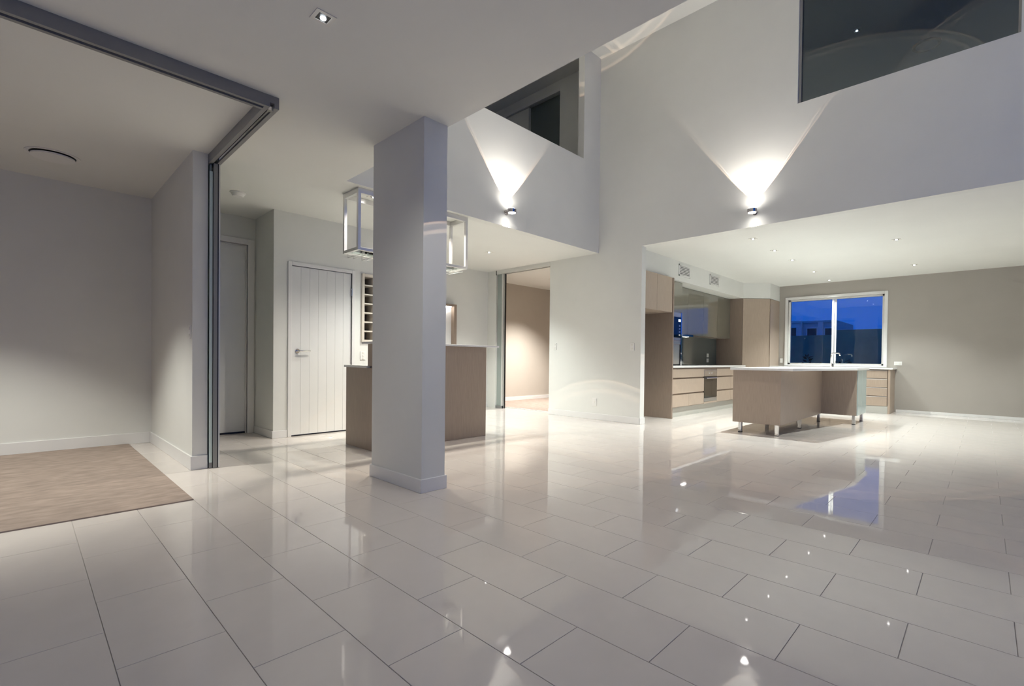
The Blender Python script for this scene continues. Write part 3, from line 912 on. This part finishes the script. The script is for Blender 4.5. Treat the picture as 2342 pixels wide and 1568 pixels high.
for z0, z1 in ((.690, .832), (.518, .668), (.346, .496), (.150, .324)):
    d = box('drawer', 'veneer', (-1.747, -1.385, YF, YF + .019, z0, z1), s, bev=.0015)
    box('drawer_pull', 'stone_white', (-1.747, -1.385, YF - .001, YF + .018, z1 + .003, z1 + .010), d, label='pale edge strip')
box('kickboard', 'kick_grey', (-1.748, -1.374, YF + .003, YF + .03, 0, .145), s)
tag(box('sink_worktop', 'stone_white', (-3.555, -1.30, YF - .02, YW - .005, .866, .898), bev=.003), 'white stone worktop under the kitchen window', 'worktop')
tp = thing('kitchen_tap', 'chrome square-neck mixer tap in front of the window', 'tap', (-2.36, 11.62, .898))
MB().cyl((-2.36, 11.62, .898), 'z', .028, .07, 20, bev=.003).build('base', 'chrome', tp, smooth=False)
MB().tube([(-2.39, 11.62, .90), (-2.39, 11.62, 1.15), (-2.385, 11.615, 1.175), (-2.36, 11.60, 1.185), (-2.24, 11.55, 1.185), (-2.22, 11.54, 1.175), (-2.215, 11.54, 1.13)], .013, 12).build('spout', 'chrome', tp, smooth=True)
MB().tube([(-2.34, 11.61, .945), (-2.315, 11.605, .95), (-2.31, 11.604, 1.02)], .008, 10).build('lever', 'chrome', tp, smooth=True)

# ------------------------------------------------------------------ island
i_ = thing('kitchen_island', 'L-shaped taupe kitchen island raised on short chrome legs', 'island', (-2.1, 8.3, 0))
IZ0, IZ1 = .145, .872
box('near_panel', 'veneer', (-2.605, -1.975, 6.80, 6.822, IZ0, IZ1), i_, bev=.0015)
box('body', 'veneer_dark', (-2.60, -1.995, 6.822, 9.76, IZ0, IZ1), i_)
box('side_panel', 'veneer', (-1.995, -1.975, 6.822, 8.985, IZ0, IZ1), i_, bev=.0015)
box('wing_panel', 'veneer', (-1.975, -1.485, 8.985, 9.007, IZ0, IZ1), i_, bev=.0015)
box('wing_body', 'veneer_dark', (-1.995, -1.495, 9.007, 9.76, IZ0, IZ1), i_)
for y0, y1 in ((9.009, 9.38), (9.384, 9.76)):
    box('glass_door', 'glass_panel', (-1.495, -1.475, y0, y1, IZ0, IZ1), i_, bev=.0015, label='pale green glass door')
for (xx, yy) in ((-2.52, 6.87), (-2.03, 6.85), (-2.52, 8.0), (-2.03, 7.92), (-2.03, 9.05), (-1.53, 9.05), (-1.53, 9.70), (-2.52, 9.70)):
    lg = box('leg', 'chrome', (xx - .022, xx + .022, yy - .022, yy + .022, .006, IZ0), i_, bev=.003)
    box('foot', 'black', (xx - .023, xx + .023, yy - .023, yy + .023, 0, .008), lg)
tag(MB().prism([(-2.635, 6.765), (-1.82, 6.765), (-1.44, 8.75), (-1.44, 9.80), (-2.635, 9.80)], .873, .905, bev=.003).build('island_worktop', 'stone_white'),
    'white stone island worktop with a slanted overhanging edge', 'worktop')

# ------------------------------------------------------------------ outside the kitchen window
tag(box('ground', 'ground', (-60, 60, YW + .16, 90, -.5, -.3)), 'dark ground outside the kitchen window', 'ground', kind='structure')
tag(box('garden_wall', 'fence_render', (-16, -3.22, 16.0, 16.15, -.3, 1.79)), 'dark rendered garden wall outside the left window pane', 'wall')
tag(box('garden_wall', 'fence_render', (-3.2, 8, 16.0, 16.15, -.3, 1.93)), 'slightly taller dark garden wall outside the right window pane', 'wall')


def house(label, m, x0, x1, y, z, wins):
    h = thing('house', label, 'house', ((x0 + x1) / 2, y, -.3))
    box('facade', m, (x0, x1, y, y + 5, -.3, z), h)
    box('parapet', m, (x0, x1, y - .08, y + 5, z, z + .12), h)
    for (a, b_, c0, d0) in wins:
        wf = box('window_frame', 'house_render', (a - .06, b_ + .06, y - .06, y, c0 - .06, d0 + .06), h)
        box('pane', 'black_gloss', (a, b_, y - .07, y - .055, c0, d0), wf)
    return h


house('pale flat-roofed house wing at far left outside the window', 'house_render', -9.6, -8.22, 32, 3.36, [(-8.88, -8.47, 2.2, 3.06)])
hg = house('blue-grey flat-roofed house seen over the garden wall', 'house_grey', -8.2, -6.45, 32.4, 3.36, [(-7.95, -7.45, 2.2, 3.02), (-7.0, -6.62, 2.2, 3.0)])
MB().box(-7.36, -7.12, 32.25, 32.4, -.3, 3.38).build('pillar', 'house_render', hg)
for k, (xx, yy, hh) in enumerate(((-3.72, 15.2, 1.15), (-3.12, 14.6, .95), (-2.6, 13.9, 1.05))):
    sh = thing('shrub', ['dark conical shrub below the left window pane', 'low dark grassy shrub beside the window mullion', 'dark round shrub behind the kitchen tap'][k], 'shrub', (xx, yy, -.3), 'shrubs outside the window')
    MB().cyl((xx, yy, -.3), 'z', .03, .5, 8).build('stem', 'bark', sh)
    bb = MB()
    for q_ in range(150):
        ph, th = random.uniform(0, 6.283), random.uniform(0, 1)
        rr = (.24 if k == 0 else .26) * (1 - th * (.85 if k == 0 else .4)) * random.uniform(.3, 1)
        c0 = Vector((xx + rr * math.cos(ph), yy + rr * math.sin(ph), .1 - .3 + th * (hh + .2)))
        d_ = Vector((math.cos(ph), math.sin(ph), random.uniform(.1, 1.2))).normalized() * random.uniform(.08, .16)
        e_ = d_.orthogonal().normalized() * .025
        vv = [bb.bm.verts.new(c0), bb.bm.verts.new(c0 + d_ * .5 + e_), bb.bm.verts.new(c0 + d_), bb.bm.verts.new(c0 + d_ * .5 - e_)]
        bb.bm.faces.new(vv)
    fo = bb.build('foliage', 'leaf', sh)
    fo['kind'] = 'stuff'

for o in bpy.data.objects:
    if '_o' in o:
        del o['_o']
